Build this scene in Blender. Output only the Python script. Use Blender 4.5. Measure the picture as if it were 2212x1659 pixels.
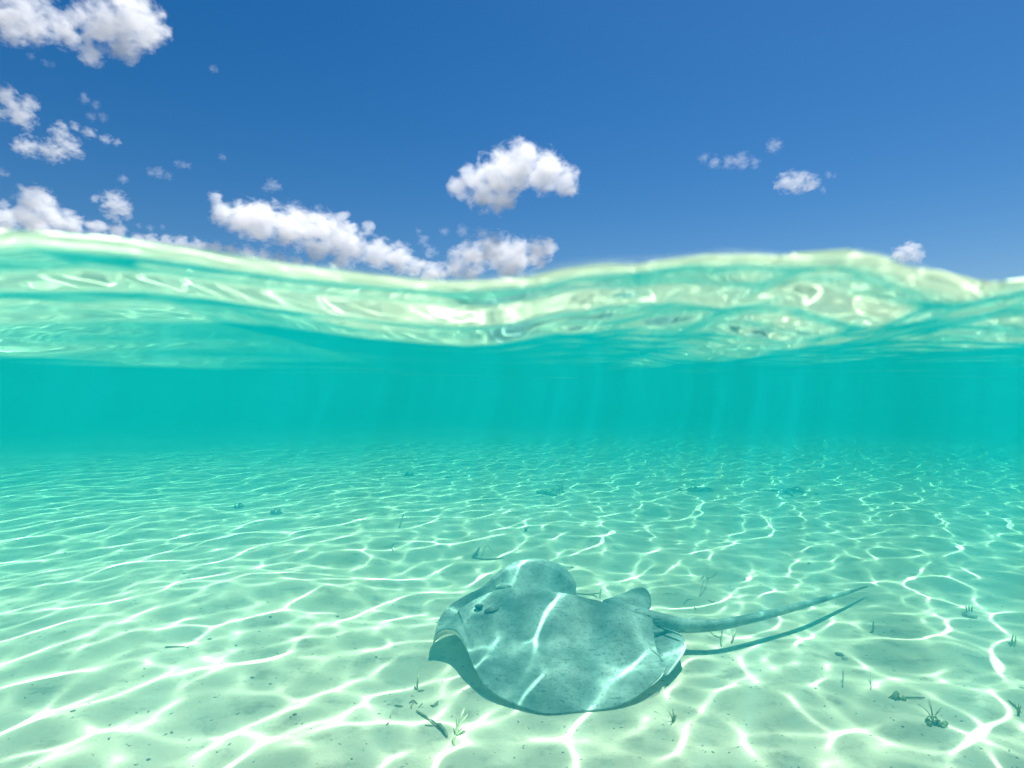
import bpy, bmesh, math, random
import numpy as np
from mathutils import Vector, noise

sc = bpy.context.scene
for o in list(bpy.data.objects):
    bpy.data.objects.remove(o)
COL = sc.collection

# ------------------------------------------------------------------ camera
EYE = 1.10                      # lens height over the sand, just under the mean water level
F = 1318.0                      # focal length in pixels of a 2212 px wide picture
HOR = 847.0                     # picture row of the eye level
PORT = 0.30                     # distance from the lens to the front of the water
cam_d = bpy.data.cameras.new('camera')
cam = bpy.data.objects.new('camera', cam_d)
COL.objects.link(cam)
cam.location = (0, 0, EYE)
cam.rotation_euler = (math.radians(90), 0, 0)
cam_d.sensor_width = 36
cam_d.lens = 36 * F / 2212
cam_d.shift_y = (HOR - 829.5) / 2212
cam_d.clip_start = 0.02
cam_d.clip_end = 40000
cam_d.dof.use_dof = True
cam_d.dof.focus_distance = 3.2
cam_d.dof.aperture_fstop = cam_d.lens / 1000 / 0.0040
sc.camera = cam

# ------------------------------------------------------------------ sky and sun
TO_SUN = Vector((0.29, 0.29, 1.0)).normalized()
world = bpy.data.worlds.new('World')
sc.world = world
world.use_nodes = True
wn = world.node_tree
wn.nodes.clear()
sky = wn.nodes.new('ShaderNodeTexSky')
sky.sky_type = 'NISHITA'
sky.sun_disc = False
sky.sun_elevation = math.asin(TO_SUN.z)
sky.sun_rotation = math.atan2(TO_SUN.x, TO_SUN.y)
sky.altitude = 0
sky.air_density = 1.05
sky.dust_density = 0.4
sky.ozone_density = 3.5
hsv = wn.nodes.new('ShaderNodeHueSaturation')
hsv.inputs['Hue'].default_value = 0.502
hsv.inputs['Saturation'].default_value = 1.42
bg = wn.nodes.new('ShaderNodeBackground')
bg.inputs['Strength'].default_value = 0.043
wo = wn.nodes.new('ShaderNodeOutputWorld')
wn.links.new(sky.outputs[0], hsv.inputs['Color'])
wn.links.new(hsv.outputs[0], bg.inputs['Color'])
wn.links.new(bg.outputs[0], wo.inputs['Surface'])

sun_d = bpy.data.lights.new('sun', 'SUN')
sun_d.energy = 5.0
sun_d.angle = math.radians(0.5)
sun_d.color = (1.0, 0.96, 0.90)
sun = bpy.data.objects.new('sun', sun_d)
COL.objects.link(sun)
sun.rotation_euler = TO_SUN.to_track_quat('Z', 'Y').to_euler()
sun.location = TO_SUN * 60

sc.view_settings.view_transform = 'Standard'
sc.view_settings.look = 'None'
sc.view_settings.exposure = 1.12
sc.view_settings.gamma = 1.0
sc.view_settings.use_curve_mapping = False
cy = sc.cycles
cy.use_denoising = True
cy.max_bounces = 16
cy.diffuse_bounces = 5
cy.glossy_bounces = 4
cy.transmission_bounces = 6
cy.volume_bounces = 12
cy.transparent_max_bounces = 16
cy.volume_step_rate = 1.0
cy.volume_max_steps = 256
cy.sample_clamp_indirect = 6.0

rng = np.random.default_rng(11)
R = random.Random(5)

# ------------------------------------------------------------------ helpers
def link(o, parent=None):
    COL.objects.link(o)
    if parent is not None:
        o.parent = parent
    return o

def tag(o, label=None, cat=None, group=None, kind=None):
    if label: o['label'] = label
    if cat: o['category'] = cat
    if group: o['group'] = group
    if kind: o['kind'] = kind
    return o

def mesh_obj(name, verts, faces, mat, parent=None, smooth=True):
    me = bpy.data.meshes.new(name)
    me.from_pydata([tuple(map(float, v)) for v in verts], [], [tuple(map(int, f)) for f in faces])
    me.update()
    if smooth:
        me.polygons.foreach_set('use_smooth', np.ones(len(me.polygons), bool))
    for m in (mat if isinstance(mat, (list, tuple)) else [mat]):
        me.materials.append(m)
    return link(bpy.data.objects.new(name, me), parent)

def grid_mesh(name, X, Y, Z, mat, flip=False):
    """fast structured grid; X, Y, Z are (ny, nx) arrays"""
    ny, nx = X.shape
    co = np.stack([X, Y, Z], -1).reshape(-1, 3).astype(np.float32)
    i = np.arange(ny * nx).reshape(ny, nx)
    q = np.stack([i[:-1, :-1], i[:-1, 1:], i[1:, 1:], i[1:, :-1]], -1).reshape(-1, 4)
    if flip: q = q[:, ::-1]
    me = bpy.data.meshes.new(name)
    me.vertices.add(len(co)); me.vertices.foreach_set('co', co.ravel())
    me.loops.add(q.size); me.loops.foreach_set('vertex_index', q.ravel().astype(np.int32))
    me.polygons.add(len(q))
    me.polygons.foreach_set('loop_start', np.arange(0, q.size, 4, dtype=np.int32))
    me.polygons.foreach_set('use_smooth', np.ones(len(q), bool))
    me.update(calc_edges=True)
    me.validate()
    me.materials.append(mat)
    return link(bpy.data.objects.new(name, me))

def new_mat(name):
    m = bpy.data.materials.new(name)
    m.use_nodes = True
    nt = m.node_tree
    nt.nodes.clear()
    out = nt.nodes.new('ShaderNodeOutputMaterial')
    return m, nt, out

def nd(nt, typ, **kw):
    n = nt.nodes.new(typ)
    for k, v in kw.items():
        if k in n.inputs: n.inputs[k].default_value = v
        else: setattr(n, k, v)
    return n

def math_node(nt, op, a, b=None, clamp=False):
    n = nt.nodes.new('ShaderNodeMath'); n.operation = op; n.use_clamp = clamp
    for k, v in enumerate((a, b)):
        if v is None: continue
        if isinstance(v, (int, float)): n.inputs[k].default_value = v
        else: nt.links.new(v, n.inputs[k])
    return n.outputs[0]

def map_range(nt, v, a, b, c, d, smooth=False):
    n = nt.nodes.new('ShaderNodeMapRange')
    if smooth: n.interpolation_type = 'SMOOTHSTEP'
    nt.links.new(v, n.inputs[0])
    for k, x in enumerate((a, b, c, d)): n.inputs[k + 1].default_value = x
    return n.outputs[0]

def ramp(nt, v, stops):
    n = nt.nodes.new('ShaderNodeValToRGB')
    e = n.color_ramp.elements
    while len(e) < len(stops): e.new(0.5)
    for el, (p, c) in zip(e, stops):
        el.position = p; el.color = (*c, 1)
    nt.links.new(v, n.inputs[0])
    return n.outputs[0]

def mix_rgb(nt, f, a, b, mode='MIX'):
    n = nt.nodes.new('ShaderNodeMix'); n.data_type = 'RGBA'; n.blend_type = mode
    for s, v in ((n.inputs[0], f), (n.inputs[6], a), (n.inputs[7], b)):
        if isinstance(v, (int, float)): s.default_value = v
        elif isinstance(v, tuple): s.default_value = (*v, 1)
        else: nt.links.new(v, s)
    return n.outputs[2]

def noise_tex(nt, scale, detail=4, rough=0.55, coord=None, dist=0.0):
    n = nd(nt, 'ShaderNodeTexNoise', Scale=scale, Detail=detail, Roughness=rough, Distortion=dist)
    if coord is not None: nt.links.new(coord, n.inputs['Vector'])
    return n.outputs[0]

# ------------------------------------------------------------------ ripples of the sea surface (one periodic patch)
TILE = 7.9
SHIFT = (0.9, 0.85)
NW = 1536
def make_ripples():
    k1 = np.fft.fftfreq(NW, d=TILE / NW) * 2 * np.pi
    kx, ky = np.meshgrid(k1, k1)
    k = np.hypot(kx, ky)
    with np.errstate(divide='ignore', invalid='ignore'):
        th = np.arctan2(ky, kx)
        wl = 2 * np.pi / k
        amp = np.where(k > 0, k ** -2.4, 0)
        amp = amp * np.exp(-(wl / 1.0) ** 4) * np.exp(-(0.12 / wl) ** 2)
        amp = amp * (0.45 + np.cos(th - math.radians(140)) ** 2)
    amp[~np.isfinite(amp)] = 0
    ph = rng.normal(size=(NW, NW)) + 1j * rng.normal(size=(NW, NW))
    spec = amp * ph
    h = np.fft.ifft2(spec).real
    s = 0.0120 / h.std()
    return h * s, kx, ky

RIP, KX, KY = make_ripples()

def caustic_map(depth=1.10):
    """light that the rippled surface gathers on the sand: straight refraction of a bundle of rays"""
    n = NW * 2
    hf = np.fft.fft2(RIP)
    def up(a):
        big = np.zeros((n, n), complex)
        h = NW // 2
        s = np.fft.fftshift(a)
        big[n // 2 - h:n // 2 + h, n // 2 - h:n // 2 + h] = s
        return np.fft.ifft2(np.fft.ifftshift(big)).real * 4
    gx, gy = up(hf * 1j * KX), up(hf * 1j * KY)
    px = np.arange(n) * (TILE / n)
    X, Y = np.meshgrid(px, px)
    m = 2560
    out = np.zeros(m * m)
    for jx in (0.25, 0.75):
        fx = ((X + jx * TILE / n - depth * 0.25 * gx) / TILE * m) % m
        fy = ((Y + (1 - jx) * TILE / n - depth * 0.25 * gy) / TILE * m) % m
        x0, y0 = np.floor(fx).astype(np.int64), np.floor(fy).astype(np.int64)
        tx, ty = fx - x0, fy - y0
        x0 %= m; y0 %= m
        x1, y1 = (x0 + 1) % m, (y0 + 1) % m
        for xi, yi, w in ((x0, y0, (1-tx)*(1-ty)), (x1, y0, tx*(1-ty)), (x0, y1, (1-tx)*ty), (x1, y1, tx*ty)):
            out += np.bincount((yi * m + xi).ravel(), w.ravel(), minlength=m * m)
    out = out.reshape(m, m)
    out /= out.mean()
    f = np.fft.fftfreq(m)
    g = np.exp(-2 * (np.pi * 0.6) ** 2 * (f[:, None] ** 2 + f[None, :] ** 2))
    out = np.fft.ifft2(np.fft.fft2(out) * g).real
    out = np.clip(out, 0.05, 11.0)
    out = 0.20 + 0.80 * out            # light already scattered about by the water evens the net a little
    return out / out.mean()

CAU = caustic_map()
cimg = bpy.data.images.new('caustic_tint', CAU.shape[1], CAU.shape[0], float_buffer=True)
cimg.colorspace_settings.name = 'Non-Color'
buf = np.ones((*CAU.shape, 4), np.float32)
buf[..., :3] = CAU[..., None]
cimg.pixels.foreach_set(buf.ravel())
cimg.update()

def ripple_at(X, Y):
    fx = (X / TILE * NW) % NW; fy = (Y / TILE * NW) % NW
    x0 = np.floor(fx).astype(int); y0 = np.floor(fy).astype(int)
    tx, ty = fx - x0, fy - y0
    x0 %= NW; y0 %= NW
    x1, y1 = (x0 + 1) % NW, (y0 + 1) % NW
    return (RIP[y0, x0]*(1-tx)*(1-ty) + RIP[y0, x1]*tx*(1-ty) + RIP[y1, x0]*(1-tx)*ty + RIP[y1, x1]*tx*ty)

# ------------------------------------------------------------------ sea surface and the water below it
WL = [(-1400, 590), (-1000, 560), (-500, 530), (0, 508), (200, 520), (400, 545), (600, 572), (800, 592), (950, 604), (1050, 604), (1150, 592),
      (1250, 572), (1330, 566), (1400, 566), (1470, 558), (1550, 549), (1640, 552), (1700, 558), (1780, 553), (1850, 549), (1930, 562),
      (2000, 588), (2080, 608), (2150, 622), (2212, 612), (2700, 560), (3200, 590), (3700, 570)]
wx = np.array([(u - 1106) / F * PORT for u, v in WL])
wz = np.array([(HOR - v) / F * PORT for u, v in WL])
H0 = 0.046

def vnoise(X, Y, s, seed):
    """cheap smooth value noise on arrays"""
    r = np.random.default_rng(seed).normal(size=(64, 64))
    fx, fy = X / s, Y / s
    x0, y0 = np.floor(fx).astype(int), np.floor(fy).astype(int)
    tx, ty = fx - x0, fy - y0
    tx = tx*tx*tx*(tx*(tx*6-15)+10); ty = ty*ty*ty*(ty*(ty*6-15)+10)
    a = r[y0 % 64, x0 % 64]; b = r[y0 % 64, (x0+1) % 64]; c = r[(y0+1) % 64, x0 % 64]; d = r[(y0+1) % 64, (x0+1) % 64]
    return (a*(1-tx)+b*tx)*(1-ty)+(c*(1-tx)+d*tx)*ty

SD = np.array([0, .014, .024, .095, .112, .155, .172, .205, .225, .315, .36, .5, .62, .75, 1.0])
SS = np.array([.14, .13, .00, -.01, .14, .14, -.02, -.02, .065, .065, -.01, -.01, .01, 0, 0])
DG = np.linspace(0, 1.0, 2001)
FALL = np.concatenate([[0], np.cumsum(np.interp(DG[:-1], SD, SS)) * (DG[1] - DG[0])])

def sea_height(X, Y):
    d = Y - PORT
    w = np.interp(X, wx, wz)
    step = 1.0 / (1.0 + (d / 6.0) ** 2)
    # a row of low wave fronts running along the port
    dv = d * (1 + 0.16 * vnoise(X, Y * 0.3, 0.24, 8) + 0.50 + 0.50 * np.exp(-((X - 0.05) / 0.22) ** 2))
    fall = np.interp(dv, DG, FALL) * np.clip(1 + 0.25 * vnoise(X + 7, Y * 0.3, 0.30, 9), 0.5, 1.5)
    far = np.exp(-(d / 0.9) ** 1.5)
    z = (w - fall) * far + H0 * (1 - far)
    z += ripple_at(X, Y) * (0.16 + 0.10 * np.clip(X / 0.2, 0, 1)) * (0.5 + 0.5 * np.exp(-(d / 0.6) ** 2)) * (1 - np.exp(-(d / 0.10))) * step
    right = 1 / (1 + np.exp(-(X - 0.02) / 0.04))
    # short wavelets near the lens, livelier to the right
    z += (vnoise(X + 0.15*Y, Y, 0.032, 3) * 0.0015 + vnoise(X, Y * 0.8, 0.015, 4) * 0.00055) * (0.06 + 1.3 * right) * np.exp(-(d / 0.25)) * (1 - np.exp(-d / 0.02))
    z += vnoise(X * 0.5, Y, 0.020, 14) * 0.0005 * (1 - right) * np.exp(-((d - 0.135) / 0.03) ** 2)
    # the film creeping up against the port
    z += 0.0028 * np.exp(-d / 0.005)
    return EYE + z

def sea_grid():
    d = np.concatenate([[0, .0015, .003, .005, .0075, .0105, .014, .018], 0.022 + np.cumsum(0.0045 * 1.0055 ** np.arange(700))])
    d = d[d < 3]
    far = [d[-1]]
    s = d[-1] - d[-2]
    while far[-1] < 90:
        s *= 1.035
        far.append(far[-1] + s)
    d = np.concatenate([d, far[1:]])
    half = np.concatenate([np.arange(0, 0.5, 0.005)])
    s = 0.005; h = list(half)
    while h[-1] < 80:
        s *= 1.028
        h.append(h[-1] + s)
    h = np.array(h)
    x = np.concatenate([-h[:0:-1], h])
    X, Y = np.meshgrid(x, PORT + d)
    return X, Y, sea_height(X, Y)

mw, nt, out = new_mat('sea_surface')
geo = nd(nt, 'ShaderNodeNewGeometry')
mp = nd(nt, 'ShaderNodeMapping')
mp.inputs['Scale'].default_value = (1 / TILE, 1 / TILE, 1 / TILE)
mp.inputs['Location'].default_value = (SHIFT[0], SHIFT[1], 0)
nt.links.new(geo.outputs['Position'], mp.inputs['Vector'])
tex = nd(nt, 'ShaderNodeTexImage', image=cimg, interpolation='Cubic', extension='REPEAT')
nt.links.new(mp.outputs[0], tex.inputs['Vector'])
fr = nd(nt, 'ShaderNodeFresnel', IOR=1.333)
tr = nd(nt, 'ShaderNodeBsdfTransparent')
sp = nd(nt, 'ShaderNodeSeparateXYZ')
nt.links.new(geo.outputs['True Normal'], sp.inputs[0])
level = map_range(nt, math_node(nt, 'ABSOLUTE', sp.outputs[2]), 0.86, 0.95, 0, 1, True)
nt.links.new(mix_rgb(nt, level, (1.0, 1.0, 1.0), tex.outputs['Color']), tr.inputs['Color'])  # caustic light net put into the surface's tint; sun shining through casts it
gl = nd(nt, 'ShaderNodeBsdfGlossy', Roughness=0.0)
gl.inputs['Color'].default_value = (1, 1, 1, 1)
mx = nd(nt, 'ShaderNodeMixShader')
nt.links.new(fr.outputs[0], mx.inputs[0]); nt.links.new(tr.outputs[0], mx.inputs[1]); nt.links.new(gl.outputs[0], mx.inputs[2])
nt.links.new(mx.outputs[0], out.inputs['Surface'])

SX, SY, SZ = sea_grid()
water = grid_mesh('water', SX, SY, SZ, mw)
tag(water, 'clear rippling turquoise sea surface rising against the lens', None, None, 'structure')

mv, nt, out = new_mat('sea_water_volume')
vs = nd(nt, 'ShaderNodeVolumeScatter', Density=1.0, Anisotropy=0.0)
vs.inputs['Color'].default_value = (0.0006, 0.060, 0.080, 1)
va = nd(nt, 'ShaderNodeVolumeAbsorption', Density=1.0)
va.inputs['Color'].default_value = (1 - 0.34, 1 - 0.140, 1 - 0.160, 1)
ad = nd(nt, 'ShaderNodeAddShader')
nt.links.new(vs.outputs[0], ad.inputs[0]); nt.links.new(va.outputs[0], ad.inputs[1])
nt.links.new(ad.outputs[0], out.inputs['Volume'])

def water_body():
    step = 2
    ys = np.unique(np.concatenate([np.arange(0, SX.shape[0], 3), [SX.shape[0] - 1]]))
    xs = np.unique(np.concatenate([np.arange(0, SX.shape[1], 3), [SX.shape[1] - 1]]))
    X, Y = SX[np.ix_(ys, xs)], SY[np.ix_(ys, xs)]
    Z = SZ[np.ix_(ys, xs)] - 0.004
    Y = Y.copy(); Y[0] += 0.001
    ny, nx = X.shape
    co = np.stack([X, Y, Z], -1).reshape(-1, 3)
    i = np.arange(ny * nx).reshape(ny, nx)
    faces = np.stack([i[:-1, :-1], i[:-1, 1:], i[1:, 1:], i[1:, :-1]], -1).reshape(-1, 4).tolist()
    rim = list(i[0, :]) + list(i[1:, -1]) + list(i[-1, -2::-1]) + list(i[-2:0:-1, 0])
    base = len(co)
    low = co[rim].copy(); low[:, 2] = -2.0
    co = np.concatenate([co, low])
    n = len(rim)
    for k in range(n):
        a, b = rim[k], rim[(k + 1) % n]
        faces.append([a, base + k, base + (k + 1) % n, b])
    faces.append([base + k for k in range(n)][::-1])
    o = mesh_obj('haze', co, faces, mv, smooth=False)
    return o
body = water_body()
tag(body, 'blue-green murk of the sea water that hides the far sand', None, None, 'stuff')

# ------------------------------------------------------------------ sand
def sand_height(X, Y):
    z = vnoise(X, Y, 1.7, 21) * 0.035 + vnoise(X + 3, Y, 0.55, 22) * 0.012 + vnoise(X, Y + 5, 0.18, 23) * 0.0035
    near = np.exp(-(((X - 0.25) / 1.1) ** 2 + ((Y - 2.5) / 0.9) ** 2) ** 2)
    z = z * (1 - 0.8 * near)
    far = np.clip((Y - 5) / 9, 0, 1)
    z += far * 0.0
    return z

def sand_at(x, y):
    return float(sand_height(np.array([[x]]), np.array([[y]]))[0, 0])

ms, nt, out = new_mat('white_sand')
geo = nd(nt, 'ShaderNodeNewGeometry')
pos = geo.outputs['Position']
n1 = noise_tex(nt, 1.3, 5, 0.6, pos)
n2 = noise_tex(nt, 9, 6, 0.65, pos)
n3 = noise_tex(nt, 70, 4, 0.7, pos)
n4 = noise_tex(nt, 420, 2, 0.6, pos)
c = ramp(nt, n1, [(0.3, (0.66, 0.58, 0.42)), (0.7, (0.77, 0.69, 0.52))])
c = mix_rgb(nt, map_range(nt, n2, 0.50, 0.72, 0, 0.62, True), c, (0.30, 0.27, 0.20))
c = mix_rgb(nt, map_range(nt, n3, 0.63, 0.71, 0, 0.6, True), c, (0.14, 0.13, 0.10))
c = mix_rgb(nt, map_range(nt, n4, 0.3, 0.7, 0, 0.25), c, (0.40, 0.36, 0.28))
bs = nd(nt, 'ShaderNodeBsdfDiffuse', Roughness=0.9)
nt.links.new(c, bs.inputs['Color'])
hgt = math_node(nt, 'ADD', math_node(nt, 'MULTIPLY', n2, 0.6), math_node(nt, 'MULTIPLY', n3, 0.25))
bp = nd(nt, 'ShaderNodeBump', Strength=0.5, Distance=0.02)
nt.links.new(hgt, bp.inputs['Height'])
nt.links.new(bp.outputs[0], bs.inputs['Normal'])
nt.links.new(bs.outputs[0], out.inputs['Surface'])

def sand_grid():
    y = [-2.0]; s = 0.05
    while y[-1] < 110:
        s = 0.022 if y[-1] < 4 else s * 1.02
        if y[-1] < 1: s = 0.05
        y.append(y[-1] + s)
    h = list(np.arange(0, 2.2, 0.022)); s = 0.022
    while h[-1] < 100:
        s *= 1.03; h.append(h[-1] + s)
    h = np.array(h)
    X, Y = np.meshgrid(np.concatenate([-h[:0:-1], h]), np.array(y))
    return X, Y, sand_height(X, Y)
GX, GY, GZ = sand_grid()
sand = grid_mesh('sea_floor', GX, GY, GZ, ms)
tag(sand, 'pale sandy sea floor crossed by bright nets of sunlight', None, None, 'structure')
# ------------------------------------------------------------------ measuring helpers: a pixel of the 2212 px picture and a height give a point
def at(u, v, z):
    y = (EYE - z) * F / (v - HOR)
    return np.array([(u - 1106) / F * y, y, z])

def on_sand(u, v, dz=0.0):
    z = 0.0
    for _ in range(4):
        p = at(u, v, z)
        z = sand_at(p[0], p[1])
    p = at(u, v, z)
    return np.array([p[0], p[1], z + dz])

def spline(P, n, closed=False):
    P = np.asarray(P, float)
    m = len(P)
    segs = m if closed else m - 1
    out = []
    per = 24
    for i in range(segs):
        if closed: a, b, c, d = P[(i-1) % m], P[i], P[(i+1) % m], P[(i+2) % m]
        else: a, b, c, d = P[max(i-1, 0)], P[i], P[i+1], P[min(i+2, m-1)]
        for t in np.arange(per) / per:
            out.append(0.5*((2*b) + (-a+c)*t + (2*a-5*b+4*c-d)*t*t + (-a+3*b-3*c+d)*t**3))
    out = np.array(out + [out[0] if closed else P[-1]])
    L = np.concatenate([[0], np.cumsum(np.linalg.norm(np.diff(out, axis=0), axis=1))])
    s = np.linspace(0, L[-1], n + 1 if closed else n)
    q = np.stack([np.interp(s, L, out[:, k]) for k in range(out.shape[1])], -1)
    return q[:-1] if closed else q

def tube_geo(pts, rad, seg=10, flat=1.0):
    pts = np.asarray(pts, float); n = len(pts)
    rad = np.broadcast_to(np.asarray(rad, float), (n,))
    t = np.gradient(pts, axis=0); t /= np.linalg.norm(t, axis=1)[:, None] + 1e-12
    V, Fc = [], []
    up = np.array([0, 0, 1.0])
    for i in range(n):
        ref = up if abs(t[i][2]) < 0.95 else np.array([1.0, 0, 0])
        s = np.cross(t[i], ref); s /= np.linalg.norm(s)
        w = np.cross(s, t[i])
        for k in range(seg):
            a = 2 * math.pi * k / seg
            V.append(pts[i] + s * math.cos(a) * rad[i] + w * math.sin(a) * rad[i] * flat)
    for i in range(n - 1):
        for k in range(seg):
            a, b = i*seg+k, i*seg+(k+1) % seg
            Fc.append((a, b, b+seg, a+seg))
    Fc.append(tuple(range(seg))[::-1]); Fc.append(tuple(range((n-1)*seg, n*seg)))
    return V, Fc

def empty(name, loc):
    e = bpy.data.objects.new(name, None)
    e.empty_display_size = 0.05
    e.location = tuple(map(float, loc))
    return link(e)

def child(name, V, Fc, mat, parent, smooth=True):
    base = np.array(parent.location)
    return mesh_obj(name, np.asarray(V) - base, Fc, mat, parent, smooth)

# ------------------------------------------------------------------ the stingray
mskin, nt, out = new_mat('ray_back_skin')
tc = nd(nt, 'ShaderNodeTexCoord'); P = tc.outputs['Object']
a = noise_tex(nt, 5.5, 4, 0.6, P); b = noise_tex(nt, 38, 4, 0.65, P); d = noise_tex(nt, 85, 3, 0.6, P)
c = ramp(nt, a, [(0.36, (0.085, 0.135, 0.118)), (0.64, (0.29, 0.37, 0.33))])
c = mix_rgb(nt, map_range(nt, b, 0.46, 0.66, 0, 0.42), c, (0.08, 0.105, 0.10))
c = mix_rgb(nt, map_range(nt, d, 0.58, 0.66, 0, 0.65, True), c, (0.03, 0.034, 0.032))
mps = nd(nt, 'ShaderNodeMapping'); mps.inputs['Scale'].default_value = (18, 90, 60); mps.inputs['Rotation'].default_value = (0, 0, 0.35)
nt.links.new(P, mps.inputs['Vector'])
e = noise_tex(nt, 1.0, 3, 0.55, mps.outputs[0])
st = math_node(nt, 'MULTIPLY', map_range(nt, e, 0.62, 0.70, 0, 0.75, True), map_range(nt, a, 0.48, 0.58, 0, 1, True))
c = mix_rgb(nt, st, c, (0.03, 0.034, 0.032))
pb = nd(nt, 'ShaderNodeBsdfPrincipled', Roughness=0.55)
pb.inputs['Specular IOR Level'].default_value = 0.15
nt.links.new(c, pb.inputs['Base Color'])
bp = nd(nt, 'ShaderNodeBump', Strength=0.25, Distance=0.004)
nt.links.new(b, bp.inputs['Height']); nt.links.new(bp.outputs[0], pb.inputs['Normal'])
nt.links.new(pb.outputs[0], out.inputs['Surface'])

def plain(name, col, rough=0.7, var=0.25, scale=40):
    m, nt, out = new_mat(name)
    tc = nd(nt, 'ShaderNodeTexCoord')
    f = noise_tex(nt, scale, 4, 0.6, tc.outputs['Object'])
    lo = tuple(x * (1 - var) for x in col); hi = tuple(min(1, x * (1 + var)) for x in col)
    b = nd(nt, 'ShaderNodeBsdfPrincipled', Roughness=rough)
    b.inputs['Specular IOR Level'].default_value = 0.1
    nt.links.new(ramp(nt, f, [(0.3, lo), (0.7, hi)]), b.inputs['Base Color'])
    nt.links.new(b.outputs[0], out.inputs['Surface'])
    return m
mbelly = plain('ray_white_belly', (0.66, 0.66, 0.60), 0.6, 0.08, 14)
mrim = plain('ray_pale_rim', (0.62, 0.62, 0.58), 0.6, 0.08, 30)
mdark = plain('ray_dark_skin', (0.075, 0.085, 0.08), 0.6)
meye = plain('ray_eye', (0.04, 0.045, 0.04), 0.2)

def smooth_ring(a, k):
    n = len(a)
    f = np.fft.fftfreq(n) * n
    return np.fft.ifft(np.fft.fft(a, axis=0) * np.exp(-(f / k) ** 2).reshape(-1, *([1] * (a.ndim - 1))), axis=0).real

def blanket(edge, spine, hump, th0, th1, rings=36, keep=9, limit=True):
    """a soft sheet between a spine and a free edge, closed below: (verts, faces, material index)"""
    n = len(edge)
    es = smooth_ring(edge, keep)
    m = len(spine)
    L = np.concatenate([[0], np.cumsum(np.linalg.norm(np.diff(spine[:, :2], axis=0), axis=1))]); L /= L[-1]
    dd = ((edge[:, None, :2] - spine[None, :, :2]) ** 2).sum(-1)
    w = np.exp(-(dd - dd.min(1)[:, None]) / 0.012)
    tt = smooth_ring((w * L).sum(1) / w.sum(1), 22)
    S = np.stack([np.interp(tt, L, spine[:, k]) for k in range(3)], -1)
    hh = np.interp(tt, L, hump)
    sag = 0.055 * np.clip((es[:, 1] - S[:, 1]) / 0.2, 0, 1) if limit else 0 * hh
    top, bot = [], []
    for j in range(rings + 1):
        r = j / rings
        r = 1 - (1 - r) ** 1.35
        p = S * (1 - r) + es * r + (edge - es) * r ** 6
        z = (S[:, 2] - hh) * (1 - r) + es[:, 2] * r + (edge[:, 2] - es[:, 2]) * r ** 6 - sag * math.sin(math.pi * min(1, r * 1.15)) + hh * np.exp(-(r / 0.34) ** 2) * (1 - r)**0.3
        q = p.copy(); q[:, 2] = z
        if limit:
            for hx, hy in ((-.118, 2.59), (-.045, 2.73)):       # the raised brows over the eyes
                q[:, 2] += 0.020 * np.exp(-((q[:, 0] - hx - .02) ** 2 / .055 ** 2 + (q[:, 1] - hy) ** 2 / .035 ** 2))
            q[:, 2] += (vnoise(q[:, 0] + 9, q[:, 1] * 0.7, 0.16, 31) * 0.006 + vnoise(q[:, 0] * 0.5, q[:, 1], 0.05, 32) * 0.0018) * math.sin(math.pi * min(1, r + 0.12)) ** 0.7
        th = th0 * (1 - r) ** 1.1 + th1
        b = q.copy(); b[:, 2] = z - th
        if limit:
            fl = sand_height(b[:, :1].copy(), b[:, 1:2].copy())[:, 0] + 0.002
            b[:, 2] = np.maximum(b[:, 2], fl)
            q[:, 2] = np.maximum(q[:, 2], b[:, 2] + th1)
        top.append(q); bot.append(b)
    top, bot = np.array(top), np.array(bot)
    V = np.concatenate([top.reshape(-1, 3), bot.reshape(-1, 3)])
    off = (rings + 1) * n
    Fc, Mi = [], []
    for j in range(rings):
        for i in range(n):
            k = (i + 1) % n
            Fc.append((j*n+i, (j+1)*n+i, (j+1)*n+k, j*n+k)); Mi.append(0)
            Fc.append((off+j*n+i, off+j*n+k, off+(j+1)*n+k, off+(j+1)*n+i)); Mi.append(1)
    for i in range(n):
        k = (i + 1) % n
        Fc.append((rings*n+i, off+rings*n+i, off+rings*n+k, rings*n+k)); Mi.append(0)
    return V, Fc, Mi, top

def orient(V, Fc):
    return V, Fc

EDGE = [at(*p) for p in [
    (935, 1390, .046), (943, 1367, .100), (961, 1357, .118), (984, 1361, .118), (1000, 1380, .104), (1011, 1408, .084), (1029, 1450, .052), (1058, 1490, .030),
    (1110, 1519, .017), (1178, 1541, .008), (1250, 1537, .006), (1322, 1527, .012), (1380, 1501, .030), (1418, 1467, .052),
    (1437, 1444, .068), (1428, 1421, .082), (1396, 1391, .095), (1402, 1371, .100), (1440, 1361, .100),
    (1462, 1345, .110), (1430, 1332, .115)]]
EDGE += [np.array(p) for p in [(.56, 2.75, .11), (.46, 2.84, .10), (.355, 2.92, .11)]]
EDGE += [at(*p) for p in [(1246, 1285, .135), (1243, 1258, .175), (1222, 1228, .215), (1190, 1212, .236), (1150, 1206, .246), (1110, 1214, .246), (1075, 1237, .225), (1045, 1266, .188), (1008, 1285, .158), (972, 1308, .132), (951, 1333, .110), (943, 1355, .095)]]
edge = spline(EDGE, 300, True)
SP = [at(*p) for p in [(985, 1322, .148), (1038, 1287, .180), (1110, 1273, .206), (1180, 1276, .213), (1260, 1290, .203), (1340, 1313, .170), (1405, 1332, .148), (1440, 1343, .130)]]
spn = spline(SP, 60)
hump = np.interp(np.linspace(0, 1, 60), [0, .15, .4, .7, 1], [.02, .055, .06, .05, .012])
V, Fc, Mi, TOP = blanket(edge, spn, hump, 0.075, 0.006)
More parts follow.
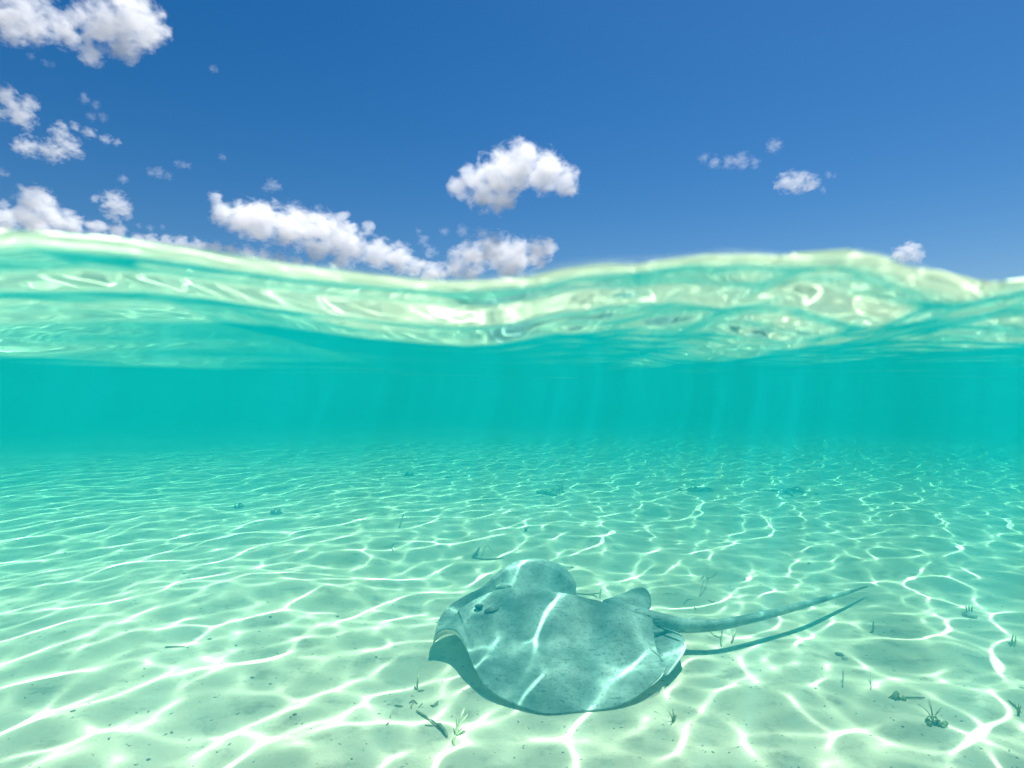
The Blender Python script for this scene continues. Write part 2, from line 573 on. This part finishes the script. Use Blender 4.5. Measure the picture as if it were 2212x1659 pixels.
# the tail, one surface with the body
TL = spline([at(*p) for p in [(1310, 1318, .140), (1385, 1334, .128), (1440, 1346, .112), (1490, 1352, .098), (1545, 1350, .100), (1600, 1341, .097), (1680, 1322, .085), (1760, 1300, .060), (1820, 1283, .035), (1873, 1267, .014)]], 90)
tpx = np.interp(np.linspace(0, 1, 90), [0, .12, .22, .32, .5, .68, .86, 1], [24, 20, 14, 10.8, 8.7, 6.7, 4.2, 1.5])
tv, tf = tube_geo(TL, tpx / F * TL[:, 1], 16, 0.95)
nb = len(V)
Vall = np.concatenate([V, np.array(tv)])
Fall = list(Fc) + [tuple(x + nb for x in f) for f in tf]
ray = empty('stingray', (0.15, 2.55, 0.0))
tag(ray, 'grey-green stingray with a long thin tail gliding just above the sand', 'stingray')
bodym = child('body', Vall, Fall, [mskin, mbelly], ray)
for p, m in zip(bodym.data.polygons, Mi + [0] * len(tf)):
    p.material_index = m
bm = bmesh.new(); bm.from_mesh(bodym.data)
bmesh.ops.remove_doubles(bm, verts=bm.verts, dist=0.0002)
bmesh.ops.recalc_face_normals(bm, faces=bm.faces)
bm.to_mesh(bodym.data); bm.free()
bodym['label'] = 'mottled grey back with a white underside'

def plate(name, ring, mat, parent, th=0.008, dome=0.01):
    ring = spline(ring, 48, True)
    c = ring.mean(0)
    V, Fc = [], []
    R_ = 6
    for s in (0, 1):
        for j in range(R_ + 1):
            r = j / R_
            q = c * (1 - r) + ring * r
            q = q.copy(); q[:, 2] += dome * (1 - r * r) - s * th * (1 - 0.6 * r)
            V.append(q)
    n = 48; V = np.concatenate(V); off = (R_ + 1) * n
    for j in range(R_):
        for i in range(n):
            k = (i + 1) % n
            Fc.append((j*n+i, (j+1)*n+i, (j+1)*n+k, j*n+k)); Fc.append((off+j*n+i, off+j*n+k, off+(j+1)*n+k, off+(j+1)*n+i))
    for i in range(n):
        k = (i + 1) % n
        Fc.append((R_*n+i, off+R_*n+i, off+R_*n+k, R_*n+k))
    o = child(name, V, Fc, mat, parent)
    bm = bmesh.new(); bm.from_mesh(o.data)
    bmesh.ops.remove_doubles(bm, verts=bm.verts, dist=0.0001)
    bmesh.ops.recalc_face_normals(bm, faces=bm.faces)
    bm.to_mesh(o.data); bm.free()
    return o
fin = plate('pelvic_fin', [at(*p) for p in [(1370, 1384, .070), (1405, 1366, .085), (1450, 1364, .088), (1474, 1374, .082), (1480, 1398, .073), (1465, 1425, .060), (1441, 1457, .044), (1422, 1452, .036), (1400, 1425, .040), (1375, 1404, .05)]], mskin, ray, 0.006, 0.003)
rim = tube_geo(spline([at(*p) for p in [(1477, 1388, .079), (1480, 1400, .074), (1464, 1427, .061), (1441, 1458, .047)]], 16), np.interp(np.linspace(0, 1, 16), [0, .3, .8, 1], [.002, .0055, .005, .002]), 8)
rm = mesh_obj('rim', np.array(rim[0]) - np.array(ray.location), rim[1], mrim, fin)
rm['label'] = 'pale hind rim of the fin'
fin2 = plate('pelvic_fin', [at(*p) for p in [(1300, 1300, .165), (1340, 1284, .17), (1376, 1269, .178), (1395, 1272, .172), (1406, 1290, .16), (1405, 1312, .145), (1390, 1326, .135), (1350, 1318, .15)]], mskin, ray)
cl = tube_geo(spline([at(*p) for p in [(1420, 1352, .104), (1440, 1360, .106), (1460, 1367, .102), (1474, 1375, .096)]], 14), np.interp(np.linspace(0, 1, 14), [0, .4, .85, 1], [.003, .006, .005, .002]), 8)
child('clasper', *cl, mskin, ray)
bb = tube_geo(spline([at(*p) for p in [(1474, 1344, .118), (1488, 1336, .122), (1502, 1331, .121)]], 8), [.001, .003, .004, .0045, .004, .003, .002, .001], 6, 0.5)
child('tail_spine', *bb, mrim, ray)
rl = tube_geo(spline([at(*p) for p in [(1436, 1443, .063), (1428, 1462, .056), (1404, 1484, .042)]], 12), np.interp(np.linspace(0, 1, 12), [0, .4, 1], [.001, .0025, .0005]), 6)
child('wing_rim', *rl, mrim, ray)

def surf_at(u, v):
    T = TOP.reshape(-1, 3)
    pu = 1106 + T[:, 0] / T[:, 1] * F; pv = HOR + (EYE - T[:, 2]) / T[:, 1] * F
    q = np.hypot(pu - u, pv - v)
    near = np.where(q < max(5, q.min() + 1))[0]
    return T[near[np.argmin(T[near, 1])]]

def blob(c, r, rot=0.0, n=14):
    V, Fc = [], []
    for i in range(n + 1):
        a = math.pi * i / n
        for k in range(2 * n):
            b = math.pi * k / n
            x, y, z = r[0]*math.sin(a)*math.cos(b), r[1]*math.sin(a)*math.sin(b), r[2]*math.cos(a)
            V.append((c[0]+x*math.cos(rot)-y*math.sin(rot), c[1]+x*math.sin(rot)+y*math.cos(rot), c[2]+z))
    m = 2 * n
    for i in range(n):
        for k in range(m):
            Fc.append((i*m+k, i*m+(k+1) % m, (i+1)*m+(k+1) % m, (i+1)*m+k))
    return V, Fc
pe = surf_at(1034, 1312)
ps = surf_at(1058, 1319)
child('eyelid', *blob(pe + [0.012, 0.022, -0.006], (.045, .022, .020), 0.25), mskin, ray)
child('eye', *blob(pe + [-0.006, -0.012, 0.009], (.019, .013, .011), 0.3), meye, ray)
child('spiracle', *blob(ps + [0.004, -0.004, 0.006], (.042, .021, .011), 0.75), mdark, ray)
child('spiracle_valve', *blob(ps + [0.004, -0.012, 0.013], (.018, .0055, .007), 0.75), mskin, ray)
pf = surf_at(1085, 1272)
child('eyelid', *blob(pf + [0.0, 0.035, -0.010], (.040, .024, .022), 0.25), mskin, ray)
child('eye', *blob(pf + [-0.008, 0.055, -0.006], (.012, .010, .009), 0.25), meye, ray)

# ------------------------------------------------------------------ weed, twigs and pebbles on the sand
mweed = plain('olive_weed', (0.23, 0.26, 0.14), 0.8, 0.4, 60)
mtwig = plain('dead_twig', (0.23, 0.23, 0.15), 0.8, 0.4, 50)
mgrey = plain('dark_pebble', (0.20, 0.205, 0.17), 0.85, 0.4, 60)
malga = plain('grey_algae', (0.30, 0.31, 0.25), 0.9, 0.4, 40)

def strand(pts_px, rpx, seg=6, n=10, arch=0.0):
    """a thin stalk lying on (or arching over) the sand through picture points (u, v, height)"""
    pts = [on_sand(u, v, 0) + np.array([0, 0, h]) for u, v, h in pts_px]
    p = spline(pts, n)
    y = p[:, 1].mean()
    r = np.interp(np.linspace(0, 1, n), [0, .15, .8, 1], [rpx * .7, rpx, rpx * .85, rpx * .35]) / F * y
    return tube_geo(p, np.maximum(r, 0.0007), seg)

def twig(name, label, cat, stalks, mat, part='blade', group=None):
    b = on_sand(*stalks[0][0][0][:2])
    if len(stalks) == 1:
        V, Fc = strand(*stalks[0])
        o = mesh_obj(name, np.array(V) - b, Fc, mat)
        o.location = tuple(b)
        return tag(o, label, cat, group)
    e = empty(name, b)
    for s in stalks:
        V, Fc = strand(*s[:2])
        child(s[2] if len(s) > 2 else part, V, Fc, mat, e)
    return tag(e, label, cat, group)

def pebble(u, v, rpx, label, mat, cat='pebble', name='pebble', squash=0.55, group=None, rough=0.35, lift=0.25):
    p = on_sand(u, v)
    r = rpx / F * p[1]
    bm = bmesh.new()
    bmesh.ops.create_icosphere(bm, subdivisions=3 if rpx > 6 else 2, radius=1)
    o = Vector((R.uniform(0, 99), R.uniform(0, 99), 3))
    for w in bm.verts:
        k = 1 + rough * noise.noise(w.co * 1.6 + o) + rough * 0.5 * noise.noise(w.co * 4 + o)
        w.co = Vector((w.co.x * k * r, w.co.y * k * r * 1.3, w.co.z * k * r * squash))
    for f in bm.faces: f.smooth = True
    me = bpy.data.meshes.new(name); bm.to_mesh(me); bm.free()
    me.materials.append(mat)
    ob = link(bpy.data.objects.new(name, me))
    ob.location = (p[0], p[1], p[2] + r * squash * lift)
    ob.rotation_euler.z = R.uniform(0, 6)
    return tag(ob, label, cat, group)

def tuft(name, u, v, hpx, wpx, n, label, cat, mat, part='frond', rpx=1.6, group=None):
    """stalks of weed fanning out of one root"""
    b = on_sand(u, v)
    s = b[1] / F
    e = empty(name, b)
    for k in range(n):
        t = (k + 0.5) / n * 2 - 1 + R.uniform(-.25, .25)
        h = hpx * s * R.uniform(.55, 1.0) * (1 - .35 * abs(t))
        dx, dy = t * wpx * s * .5, R.uniform(-.5, .5) * wpx * s
        q = spline([b + [t * .1 * wpx * s, 0, -.004], b + [dx * .45, dy * .4, h * .55], b + [dx * R.uniform(.8, 1.2), dy, h]], 8)
        V, Fc = tube_geo(q, np.maximum(np.linspace(rpx, rpx * .4, 8) * s, .0007), 5)
        child(part, V, Fc, mat, e)
    return tag(e, label, cat, group)

def clump(name, u, v, wpx, n, label, cat, mat, hpx=None, group=None):
    """a low patch of rotting weed: lumps and bent shreds, one mesh"""
    b = on_sand(u, v); s = b[1] / F
    V, Fc = [], []
    hpx = hpx or wpx * .25
    for k in range(n):
        a = R.uniform(0, 6.28); d = R.uniform(0, 1) ** .7
        c = b + np.array([math.cos(a) * d * wpx * .5 * s, math.sin(a) * d * wpx * .45 * s, 0])
        c[2] = sand_at(c[0], c[1])
        if k % 3 == 0:
            v1, f1 = blob(c + [0, 0, .3 * hpx * s * R.uniform(.2, .8)], (wpx * .12 * s * R.uniform(.5, 1.2), wpx * .12 * s * R.uniform(.5, 1.2), hpx * .45 * s * R.uniform(.5, 1.1)), a, 5)
        else:
            dl = np.array([math.cos(a * 3), math.sin(a * 3), 0]) * wpx * .22 * s
            v1, f1 = tube_geo(spline([c - dl, c + [0, 0, hpx * s * R.uniform(.2, 1)], c + dl], 6), max(.8 * s * wpx / 24, .0008), 5)
        o = len(V); V += [tuple(x) for x in v1]; Fc += [tuple(i + o for i in f) for f in f1]
    ob = mesh_obj(name, np.array(V) - b, Fc, mat)
    ob.location = tuple(b)
    return tag(ob, label, cat, group)

twig('twig', 'dark broken twig lying across a bright light line left of the stingray', 'twig',
     [([(900, 1538, .004), (925, 1554, .006), (947, 1571, .006)], 2.4, 'stick'), ([(944, 1568, .006), (958, 1580, .008), (966, 1594, .004)], 4.5, 'stub'),
      ([(918, 1568, .003), (932, 1569, .003), (944, 1570, .005)], 1.2, 'side_shoot')], mtwig)
twig('seagrass_sprig', 'forked olive seagrass sprig standing just right of the broken twig', 'seagrass',
     [([(984, 1590, .0), (990, 1578, .02), (1004, 1560, .05)], 2.2), ([(986, 1588, .0), (992, 1580, .015), (1010, 1566, .035)], 2.0), ([(986, 1590, .0), (998, 1584, .006), (1006, 1583, .004)], 3.0),
      ([(984, 1592, 0), (986, 1580, .02), (986, 1570, .03)], 1.5), ([(984, 1590, .0), (979, 1602, .003), (982, 1612, .0)], 3.4, 'root')], mweed)
twig('seagrass_sprig', 'single upright seagrass blade on a small stub left of the wing shadow', 'seagrass',
     [([(901, 1490, 0), (902, 1486, .025), (904, 1478, .04)], 2.0), ([(903, 1494, .002), (911, 1493, .003), (916, 1492, .002)], 2.2, 'root')], mweed)
twig('seagrass', 'short straight dark blade lying left of the broken twig', 'seagrass', [([(853, 1525, .003), (865, 1527, .004), (872, 1527, .003)], 1.8)], mtwig)
twig('seagrass_scrap', 'hooked brown scrap of seagrass above the broken twig', 'seagrass',
     [([(935, 1528, .003), (943, 1521, .006), (947, 1517, .003)], 2.4), ([(930, 1524, .002), (936, 1527, .004), (947, 1523, .003)], 1.4)], mtwig)
twig('seagrass_scrap', 'crumbled scrap of seagrass between the short straight blade and the hooked scrap', 'seagrass',
     [([(884, 1520, .002), (893, 1516, .005), (902, 1522, .002)], 1.6), ([(888, 1531, .002), (890, 1524, .004), (894, 1518, .003)], 1.5), ([(904, 1530, .002), (910, 1524, .004), (913, 1520, .003)], 1.2)], mtwig)
twig('seagrass', 'thin bent blade lying far left of the broken twig', 'seagrass', [([(835, 1567, .003), (842, 1557, .004), (844, 1545, .003)], 1.7)], mtwig)
twig('seaweed', 'thin drifting stalk with a round bulb lying behind the stingray head', 'seaweed',
     [([(1020, 1205, .004), (1050, 1209, .005), (1088, 1206, .004)], 1.8, 'stalk'), ([(1022, 1205, .01), (1032, 1199, .03), (1036, 1194, .04)], 3.0, 'bulb'), ([(1040, 1203, .01), (1052, 1193, .05), (1066, 1202, .02)], .9, 'tendril')], mtwig)
twig('seagrass', 'slim dark blade leaning on the sand in the left middle distance', 'seagrass', [([(863, 1140, .0), (867, 1133, .03), (872, 1124, .05)], 1.7)], mtwig)
twig('seagrass', 'tiny dark blade below a bright squiggle of light', 'seagrass', [([(848, 1190, .0), (849, 1186, .01), (849, 1181, .03)], 1.5)], mtwig)
twig('seagrass_thread', 'pale V-shaped threads of seagrass lying above the tail', 'seagrass',
     [([(1511, 1290, .002), (1516, 1270, .004), (1521, 1253, .003)], 1.1), ([(1511, 1290, .002), (1520, 1278, .004), (1527, 1262, .003)], 1.2), ([(1514, 1251, .002), (1526, 1243, .02), (1530, 1256, .006)], 1.0), ([(1528, 1250, .002), (1540, 1246, .004), (1549, 1237, .003)], 1.1)], malga)
twig('seagrass_thread', 'loose scraps of curved seagrass thread beside the tail root', 'seagrass',
     [([(1478, 1305, .002), (1485, 1297, .004), (1496, 1296, .003)], 1.2), ([(1499, 1308, .002), (1502, 1315, .004), (1503, 1321, .003)], 1.1), ([(1530, 1297, .002), (1540, 1302, .004), (1545, 1297, .003)], 1.1)], malga)
twig('seagrass', 'slanting dark blade standing under the middle of the tail', 'seagrass', [([(1580, 1390, .0), (1587, 1375, .025), (1592, 1362, .05)], 2.2)], mtwig)
twig('seaweed', 'curled thin stalk standing in the shadow of the tail', 'seaweed',
     [([(1558, 1397, 0), (1559, 1385, .02), (1560, 1372, .04)], 1.8, 'stalk'), ([(1557, 1385, .012), (1540, 1380, .02), (1525, 1368, .03)], 1.1, 'tendril')], mtwig)
twig('twig', 'low grey twig lying just behind the raised far wing', 'twig',
     [([(1246, 1283, .003), (1272, 1285, .004), (1300, 1281, .003)], 1.5, 'stick'), ([(1268, 1285, .003), (1282, 1287, .004), (1290, 1291, .003)], 1.3, 'side_shoot'), ([(1296, 1293, .0), (1297, 1286, .01), (1298, 1278, .02)], 1.3, 'side_shoot')], mtwig)
twig('twig', 'thin straight twig lying alone on the left sand', 'twig', [([(357, 1399, .003), (375, 1399, .005), (401, 1398, .003)], 1.6)], mtwig)
twig('twig', 'dark twig slanting down at the right edge of the picture', 'twig', [([(2178, 1514, .003), (2192, 1527, .005), (2206, 1541, .003)], 1.9)], mtwig)
twig('seagrass_sprig', 'small sprig of dark seagrass on the right near the picture edge', 'seagrass',
     [([(2183, 1396, 0), (2186, 1390, .015), (2189, 1384, .03)], 1.8), ([(2190, 1398, 0), (2193, 1392, .01), (2194, 1385, .025)], 1.5), ([(2178, 1391, 0), (2184, 1392, .01), (2190, 1391, .005)], 1.5)], mweed)
twig('seagrass', 'short bent blade between the tail tip and the right shell', 'seagrass', [([(1879, 1367, 0), (1885, 1366, .01), (1887, 1355, .03)], 2.0)], mtwig)
twig('seagrass', 'faint upright blade right of the two pebbles', 'seagrass', [([(1820, 1486, 0), (1821, 1475, .02), (1821, 1466, .04)], 1.5)], malga)
twig('seagrass', 'faint leaning blade left of the weed mound', 'seagrass', [([(1880, 1490, 0), (1882, 1482, .01), (1880, 1466, .03)], 1.4)], malga)
tuft('seagrass_sprig', 1455, 1558, 28, 22, 6, 'bushy olive sprig growing in front of the near wing', 'seagrass', mweed, rpx=2.0)
tuft('weed_tuft', 2016, 1550, 38, 48, 7, 'dark weed stems leaning over the weed mound at lower right', 'seaweed', mtwig, part='stem', rpx=1.2)
clump('weed_mound', 2024, 1566, 44, 20, 'dark weed mound half buried in the sand at lower right', 'seaweed', mweed, 16)
clump('weed_clump', 1936, 1506, 36, 15, 'dark weed clump joined by a thin runner beside a bright light line', 'seaweed', mweed, 12)
twig('weed_runner', 'thin root runner reaching right from the dark weed clump', 'seaweed', [([(1950, 1508, .003), (1975, 1510, .006), (1998, 1508, .003)], 2.0)], mtwig)
clump('algae_clump', 883, 1028, 22, 14, 'round dark algae clump on the far sand left of centre', 'algae', mweed, 13)
clump('algae_clump', 969, 1033, 15, 10, 'small dark algae clump right of the round one on the far sand', 'algae', mweed, 10)
clump('algae_patch', 1190, 1067, 58, 20, 'long dark algae patch on the sand beyond the stingray', 'algae', mweed, 9)
tuft('seagrass_sprig', 1212, 1060, 22, 30, 5, 'wispy sprig rising from the long algae patch', 'seagrass', malga, rpx=1.2)
clump('algae_patch', 1502, 1060, 64, 18, 'faint grey algae patch on the far sand right of centre', 'algae', malga, 8)
clump('algae_patch', 1700, 1063, 90, 22, 'wide grey algae patch on the far right sand', 'algae', malga, 8)
clump('algae_clump', 520, 1097, 24, 12, 'grey algae clump on the left sand behind another', 'algae', malga, 14)
clump('algae_clump', 598, 1110, 30, 14, 'grey algae clump on the left sand nearest the middle', 'algae', malga, 12)
tuft('seagrass_sprig', 1136, 1148, 14, 14, 4, 'tiny dark sprig midway between stingray and long algae patch', 'seagrass', mweed, rpx=1.6)
tuft('seagrass_sprig', 2200, 1545, 34, 18, 4, 'dark sprig cut by the right picture edge', 'seagrass', mweed, rpx=1.6)
sh = pebble(2094, 1332, 12, 'rounded grey shell with small barnacle spikes on the right sand', malga, 'shell', 'shell', 0.8, None, .15)
for k in (-1, 0, 1):
    q = tube_geo(np.array([[k * .012, 0, .012], [k * .014, .002, .034], [k * .017, .003, .050]]), [.004, .003, .0015], 5)
    mesh_obj('spike', *q, mtwig, sh)
sh.rotation_euler.z = 0
pebble(1813, 1415, 7.5, 'dark oval pebble below the tail tip, left of a paler one', mgrey)
pebble(1824, 1424, 6, 'pale grey pebble touching the dark oval pebble', malga)
G = 'small dark pebbles strewn over the sand'
PB = [(453, 1381, 5.5, 'dark pebble on the left sand nearest the long twig'), (545, 1464, 6, 'dark pebble above the dark light-free patch at lower left'),
      (637, 1544, 6, 'dark pebble at lower middle left below a light line'), (321, 1641, 5.5, 'dark pebble at the bottom edge of the picture'),
      (510, 1395, 4, 'small pebble just right of the left pebble'), (158, 1536, 6, 'dark pebble in a ring of light at lower left'),
      (371, 1583, 5, 'dark pebble beside the long bright light line at lower left'), (141, 1195, 4.5, 'small dark pebble under a light line at far left'),
      (398, 1240, 5, 'dark pebble in a dim hollow left of centre'), (584, 1333, 5, 'small pebble inside the round light rings'),
      (729, 1332, 4.5, 'small pebble right of the round light rings'), (813, 1420, 4.5, 'small pebble left of the stingray lip'), (584, 1478, 4, 'tiny pebble near the lower left dark pebble'),
      (1747, 1217, 4.5, 'small dark pebble above the tail tip'), (1806, 1305, 3.5, 'tiny pebble under the tail tip'), (1762, 1487, 4, 'small pebble at a bend of a bright light line'),
      (1236, 1226, 4, 'small pebble at the top of the far wing'), (944, 1345, 3.5, 'tiny pebble at the tip of the snout'), (1765, 1068, 5, 'small dark pebble on the far right sand'),
      (1935, 1088, 4, 'tiny pebble far off at the right'), (1745, 1160, 4, 'small pebble in the right middle distance'), (695, 1040, 4, 'tiny pebble on the far sand at left'),
      (1950, 1570, 4, 'small pebble left of the weed mound'), (1540, 1625, 4, 'small pebble at the bottom right of centre'), (760, 1640, 4, 'tiny pebble at the bottom middle')]
for u, v, r, l in PB:
    pebble(u, v, r * .65, l, mgrey, group=G)

# shell grit and weed crumbs too many to count
def grit():
    V, Fc = [], []
    for k in range(1800):
        y = 1.4 + 6 * R.random() ** 1.6
        x = R.uniform(-.95, .95) * y
        z = sand_at(x, y)
        r = R.uniform(.0012, .0035) * (1 + .12 * y)
        o = len(V)
        a = R.uniform(0, 3.14); l = R.uniform(1, 3.2)
        for dx, dy, dz in ((l, 0, 0), (0, 1, 0), (-l, 0, 0), (0, -1, 0), (0, 0, .8), (0, 0, -.8)):
            V.append((x + r*(dx*math.cos(a)-dy*math.sin(a)), y + r*(dx*math.sin(a)+dy*math.cos(a)), z + r*dz*.8))
        for i in range(4):
            j = (i + 1) % 4
            Fc += [(o+i, o+j, o+4), (o+j, o+i, o+5)]
    return mesh_obj('grit', V, Fc, mgrey, smooth=False)
tag(grit(), 'dark crumbs of weed and shell scattered over the sand', None, None, 'stuff')

# ------------------------------------------------------------------ clouds, far away and high, each a body of lit vapour
def cloud_mat(name, kind, puffs, seed):
    """lit vapour: dense in the puffs' cores, frayed by turbulence at their edges; puffs: (centre, radius) in metres"""
    dens, fray, gain = kind
    m, nt, out = new_mat(name)
    tc = nd(nt, 'ShaderNodeTexCoord')
    rm = float(np.median([r for _, r in puffs]))
    low = None
    for c, r in puffs:
        d = nd(nt, 'ShaderNodeVectorMath', operation='DISTANCE')
        nt.links.new(tc.outputs['Object'], d.inputs[0]); d.inputs[1].default_value = tuple(c)
        q = math_node(nt, 'MULTIPLY', d.outputs['Value'], 1.0 / r)
        if low is None: low = q
        else:
            n = nt.nodes.new('ShaderNodeMath'); n.operation = 'SMOOTH_MIN'; n.inputs[2].default_value = 0.4
            nt.links.new(low, n.inputs[0]); nt.links.new(q, n.inputs[1]); low = n.outputs[0]
    mp = nd(nt, 'ShaderNodeMapping')
    mp.inputs['Location'].default_value = (seed * 3.1, seed * 1.7, 0)
    mp.inputs['Scale'].default_value = (1.25 / rm, 1.25 / rm, 1.7 / rm)
    mp.inputs['Rotation'].default_value = (0, 0.4, 0)
    nt.links.new(tc.outputs['Object'], mp.inputs['Vector'])
    n = noise_tex(nt, 1.0, 7, 0.62, mp.outputs[0], 0.3)
    core = math_node(nt, 'SUBTRACT', 0.86, low)
    f = math_node(nt, 'ADD', core, math_node(nt, 'MULTIPLY', math_node(nt, 'SUBTRACT', n, 0.5), fray))
    f = math_node(nt, 'MULTIPLY', math_node(nt, 'MULTIPLY', f, gain, True), dens)
    v = nd(nt, 'ShaderNodeVolumeScatter', Anisotropy=0.0)
    v.inputs['Color'].default_value = (1, 1, 1, 1)
    nt.links.new(f, v.inputs['Density'])
    nt.links.new(v.outputs[0], out.inputs['Volume'])
    w = nd(nt, 'ShaderNodeRGB'); w.outputs[0].default_value = (1, 1, 1, 1)
    t = nd(nt, 'ShaderNodeBsdfTransparent')
    nt.links.new(w.outputs[0], t.inputs['Color'])
    nt.links.new(t.outputs[0], out.inputs['Surface'])
    m.cycles.volume_step_rate = 0.4
    return m
mc_thick = (0.014, 2.8, 2.2)
mc_mid = (0.010, 4.2, 1.8)
mc_thin = (0.007, 3.0, 1.2)
DC = 3000.0
def cloud(puffs, mat, label, seed=0, fine=1.0, dist=DC):
    """puffs: (u, v, radius in px). A welded, roughened bank of puffs at its real distance and size."""
    rr = random.Random(seed * 7 + 3)
    s = dist / F
    cu = sum(p[0] for p in puffs) / len(puffs); cv = sum(p[1] for p in puffs) / len(puffs)
    C = Vector(((cu - 1106) * s, dist, EYE + (HOR - cv) * s))
    bm = bmesh.new()
    balls = []
    for u, v, r in puffs:
        c = Vector(((u - cu) * s, rr.uniform(-.5, .5) * r * s, -(v - cv) * s))
        balls.append((c, r * s * 1.25))
        ret = bmesh.ops.create_icosphere(bm, subdivisions=3, radius=r * s * 1.45)
        for w in ret['verts']: w.co += c
    me = bpy.data.meshes.new('cloud'); bm.to_mesh(me); bm.free()
    tmp = bpy.data.objects.new('cloud', me); COL.objects.link(tmp)
    rmax = min(p[2] for p in puffs)
    md = tmp.modifiers.new('weld', 'REMESH'); md.mode = 'VOXEL'; md.voxel_size = s * max(1.0, min(5, rmax * .25)) * fine
    dg = bpy.context.evaluated_depsgraph_get()
    me2 = bpy.data.meshes.new_from_object(tmp.evaluated_get(dg))
    bpy.data.objects.remove(tmp)
    me2.materials.clear(); me2.materials.append(cloud_mat('cloud_vapour', mat, balls, seed))
    me2.polygons.foreach_set('use_smooth', np.ones(len(me2.polygons), bool))
    me2.update()
    o = bpy.data.objects.new('cloud', me2); link(o)
    o.location = C
    return tag(o, label, 'cloud', 'fair-weather clouds in the blue sky')

cloud([(990, 408, 22), (1030, 385, 34), (1075, 372, 42), (1125, 362, 44), (1180, 366, 40), (1222, 385, 32), (1040, 425, 30), (1085, 425, 34), (1140, 345, 32)], mc_thick, 'bright whale-shaped cloud alone in the middle of the sky', 1)
cloud([(465, 425, 14), (480, 460, 26), (520, 465, 36), (570, 480, 40), (625, 485, 42), (680, 495, 40), (730, 510, 36), (770, 530, 30), (690, 545, 24), (740, 560, 24), (815, 545, 30), (860, 560, 30), (900, 578, 22), (925, 590, 20), (740, 470, 14), (795, 490, 14)], mc_thick, 'long white cloud bank sloping down to the waterline left of centre', 2)
cloud([(985, 570, 26), (1020, 550, 34), (1070, 545, 36), (1115, 548, 36), (1160, 550, 30), (1185, 535, 18), (950, 590, 20), (1010, 590, 20), (1100, 585, 24)], mc_thick, 'low white cloud sitting on the waterline under the whale-shaped cloud', 3)
cloud([(960, 500, 10), (915, 520, 12), (930, 545, 14), (1000, 498, 14), (1040, 505, 14), (1085, 512, 12), (905, 500, 8)], mc_thin, 'torn veil of thin cloud above the low waterline cloud', 4)
cloud([(10, 40, 38), (60, 50, 40), (110, 40, 34), (150, 80, 26), (195, 110, 24), (230, 55, 46), (280, 40, 50), (320, 60, 40), (270, 105, 28), (345, 80, 16), (170, 40, 20), (20, 80, 16), (50, 10, 30), (270, 0, 36)], mc_mid, 'large ragged white cloud in the top left corner', 5)
cloud([(10, 210, 22), (35, 240, 24), (60, 260, 20), (65, 225, 16), (5, 245, 16)], mc_mid, 'puffy cloud at the left edge below the large corner cloud', 6)
cloud([(35, 312, 14), (70, 320, 20), (110, 325, 22), (145, 315, 22), (130, 275, 14), (130, 290, 16), (165, 328, 12), (165, 275, 10), (190, 285, 12), (230, 300, 10), (255, 308, 8)], mc_mid, 'hook-shaped cloud curling upward at the left', 7)
cloud([(185, 215, 10), (205, 225, 9), (195, 250, 10), (225, 255, 10), (180, 205, 7)], mc_thin, 'thin broken puffs rising right of the hook-shaped cloud', 8)
cloud([(15, 472, 30), (55, 468, 30), (85, 440, 32), (110, 470, 28), (155, 483, 24), (205, 494, 20), (250, 499, 18), (10, 500, 24), (80, 492, 28)], mc_thick, 'white cloud bank with a round hump on the waterline at far left', 9)
cloud([(250, 440, 24), (265, 455, 18), (240, 462, 14), (205, 430, 8)], mc_mid, 'small round cloud above the far left cloud bank', 10)
cloud([(300, 488, 6), (325, 493, 8), (350, 490, 6)], mc_thin, 'small curved streak of cloud right of the small round cloud', 11)
cloud([(300, 518, 14), (330, 520, 15), (360, 524, 16), (395, 528, 17), (430, 533, 17), (465, 538, 17), (500, 543, 17), (535, 549, 17), (570, 555, 16), (605, 562, 16), (640, 570, 15), (670, 578, 14)], mc_thick, 'thin strip of cloud lying along the sloping waterline', 12)
cloud([(588, 400, 13), (575, 408, 8), (603, 404, 8)], mc_thin, 'tiny puff above the long cloud bank', 13)
cloud([(325, 372, 9), (345, 374, 12), (362, 378, 9)], mc_thin, 'small streaky wisp left of the long cloud bank', 14)
cloud([(385, 354, 8), (395, 355, 8), (405, 356, 7)], mc_thin, 'short wisp just right of the streaky wisp', 15)
cloud([(262, 386, 9), (272, 388, 7)], mc_thin, 'faint little puff above the small round cloud', 16)
cloud([(1522, 342, 12), (1545, 350, 14), (1575, 350, 14), (1605, 345, 18), (1630, 352, 12)], mc_thin, 'flat double puff of thin cloud at right', 17)
cloud([(1672, 314, 15), (1684, 310, 9), (1665, 322, 9)], mc_thin, 'tiny round puff above the double puff', 18)
cloud([(1695, 395, 18), (1720, 393, 22), (1748, 396, 17), (1735, 382, 12)], mc_mid, 'small flat-based cloud at right', 19)
cloud([(1792, 376, 8), (1803, 380, 6)], mc_thin, 'speck of cloud upper right of the small flat-based cloud', 20)
cloud([(1779, 408, 7), (1781, 414, 5)], mc_thin, 'speck of cloud lower right of the small flat-based cloud', 21)
cloud([(1945, 548, 16), (1965, 545, 20), (1975, 558, 14), (1950, 558, 14)], mc_thick, 'small square cloud touching the wave crest at far right', 22)
cloud([(5, 374, 10), (18, 377, 6)], mc_thin, 'faint scrap of cloud at the left edge', 23)
cloud([(65, 120, 8), (98, 135, 8), (112, 138, 6)], mc_thin, 'faint scraps below the left half of the corner cloud', 24)
cloud([(458, 146, 8), (466, 150, 5)], mc_thin, 'lone speck of cloud right of the corner cloud', 25)
cloud([(478, 338, 7), (485, 341, 5)], mc_thin, 'lone speck of cloud above the long cloud bank', 26)
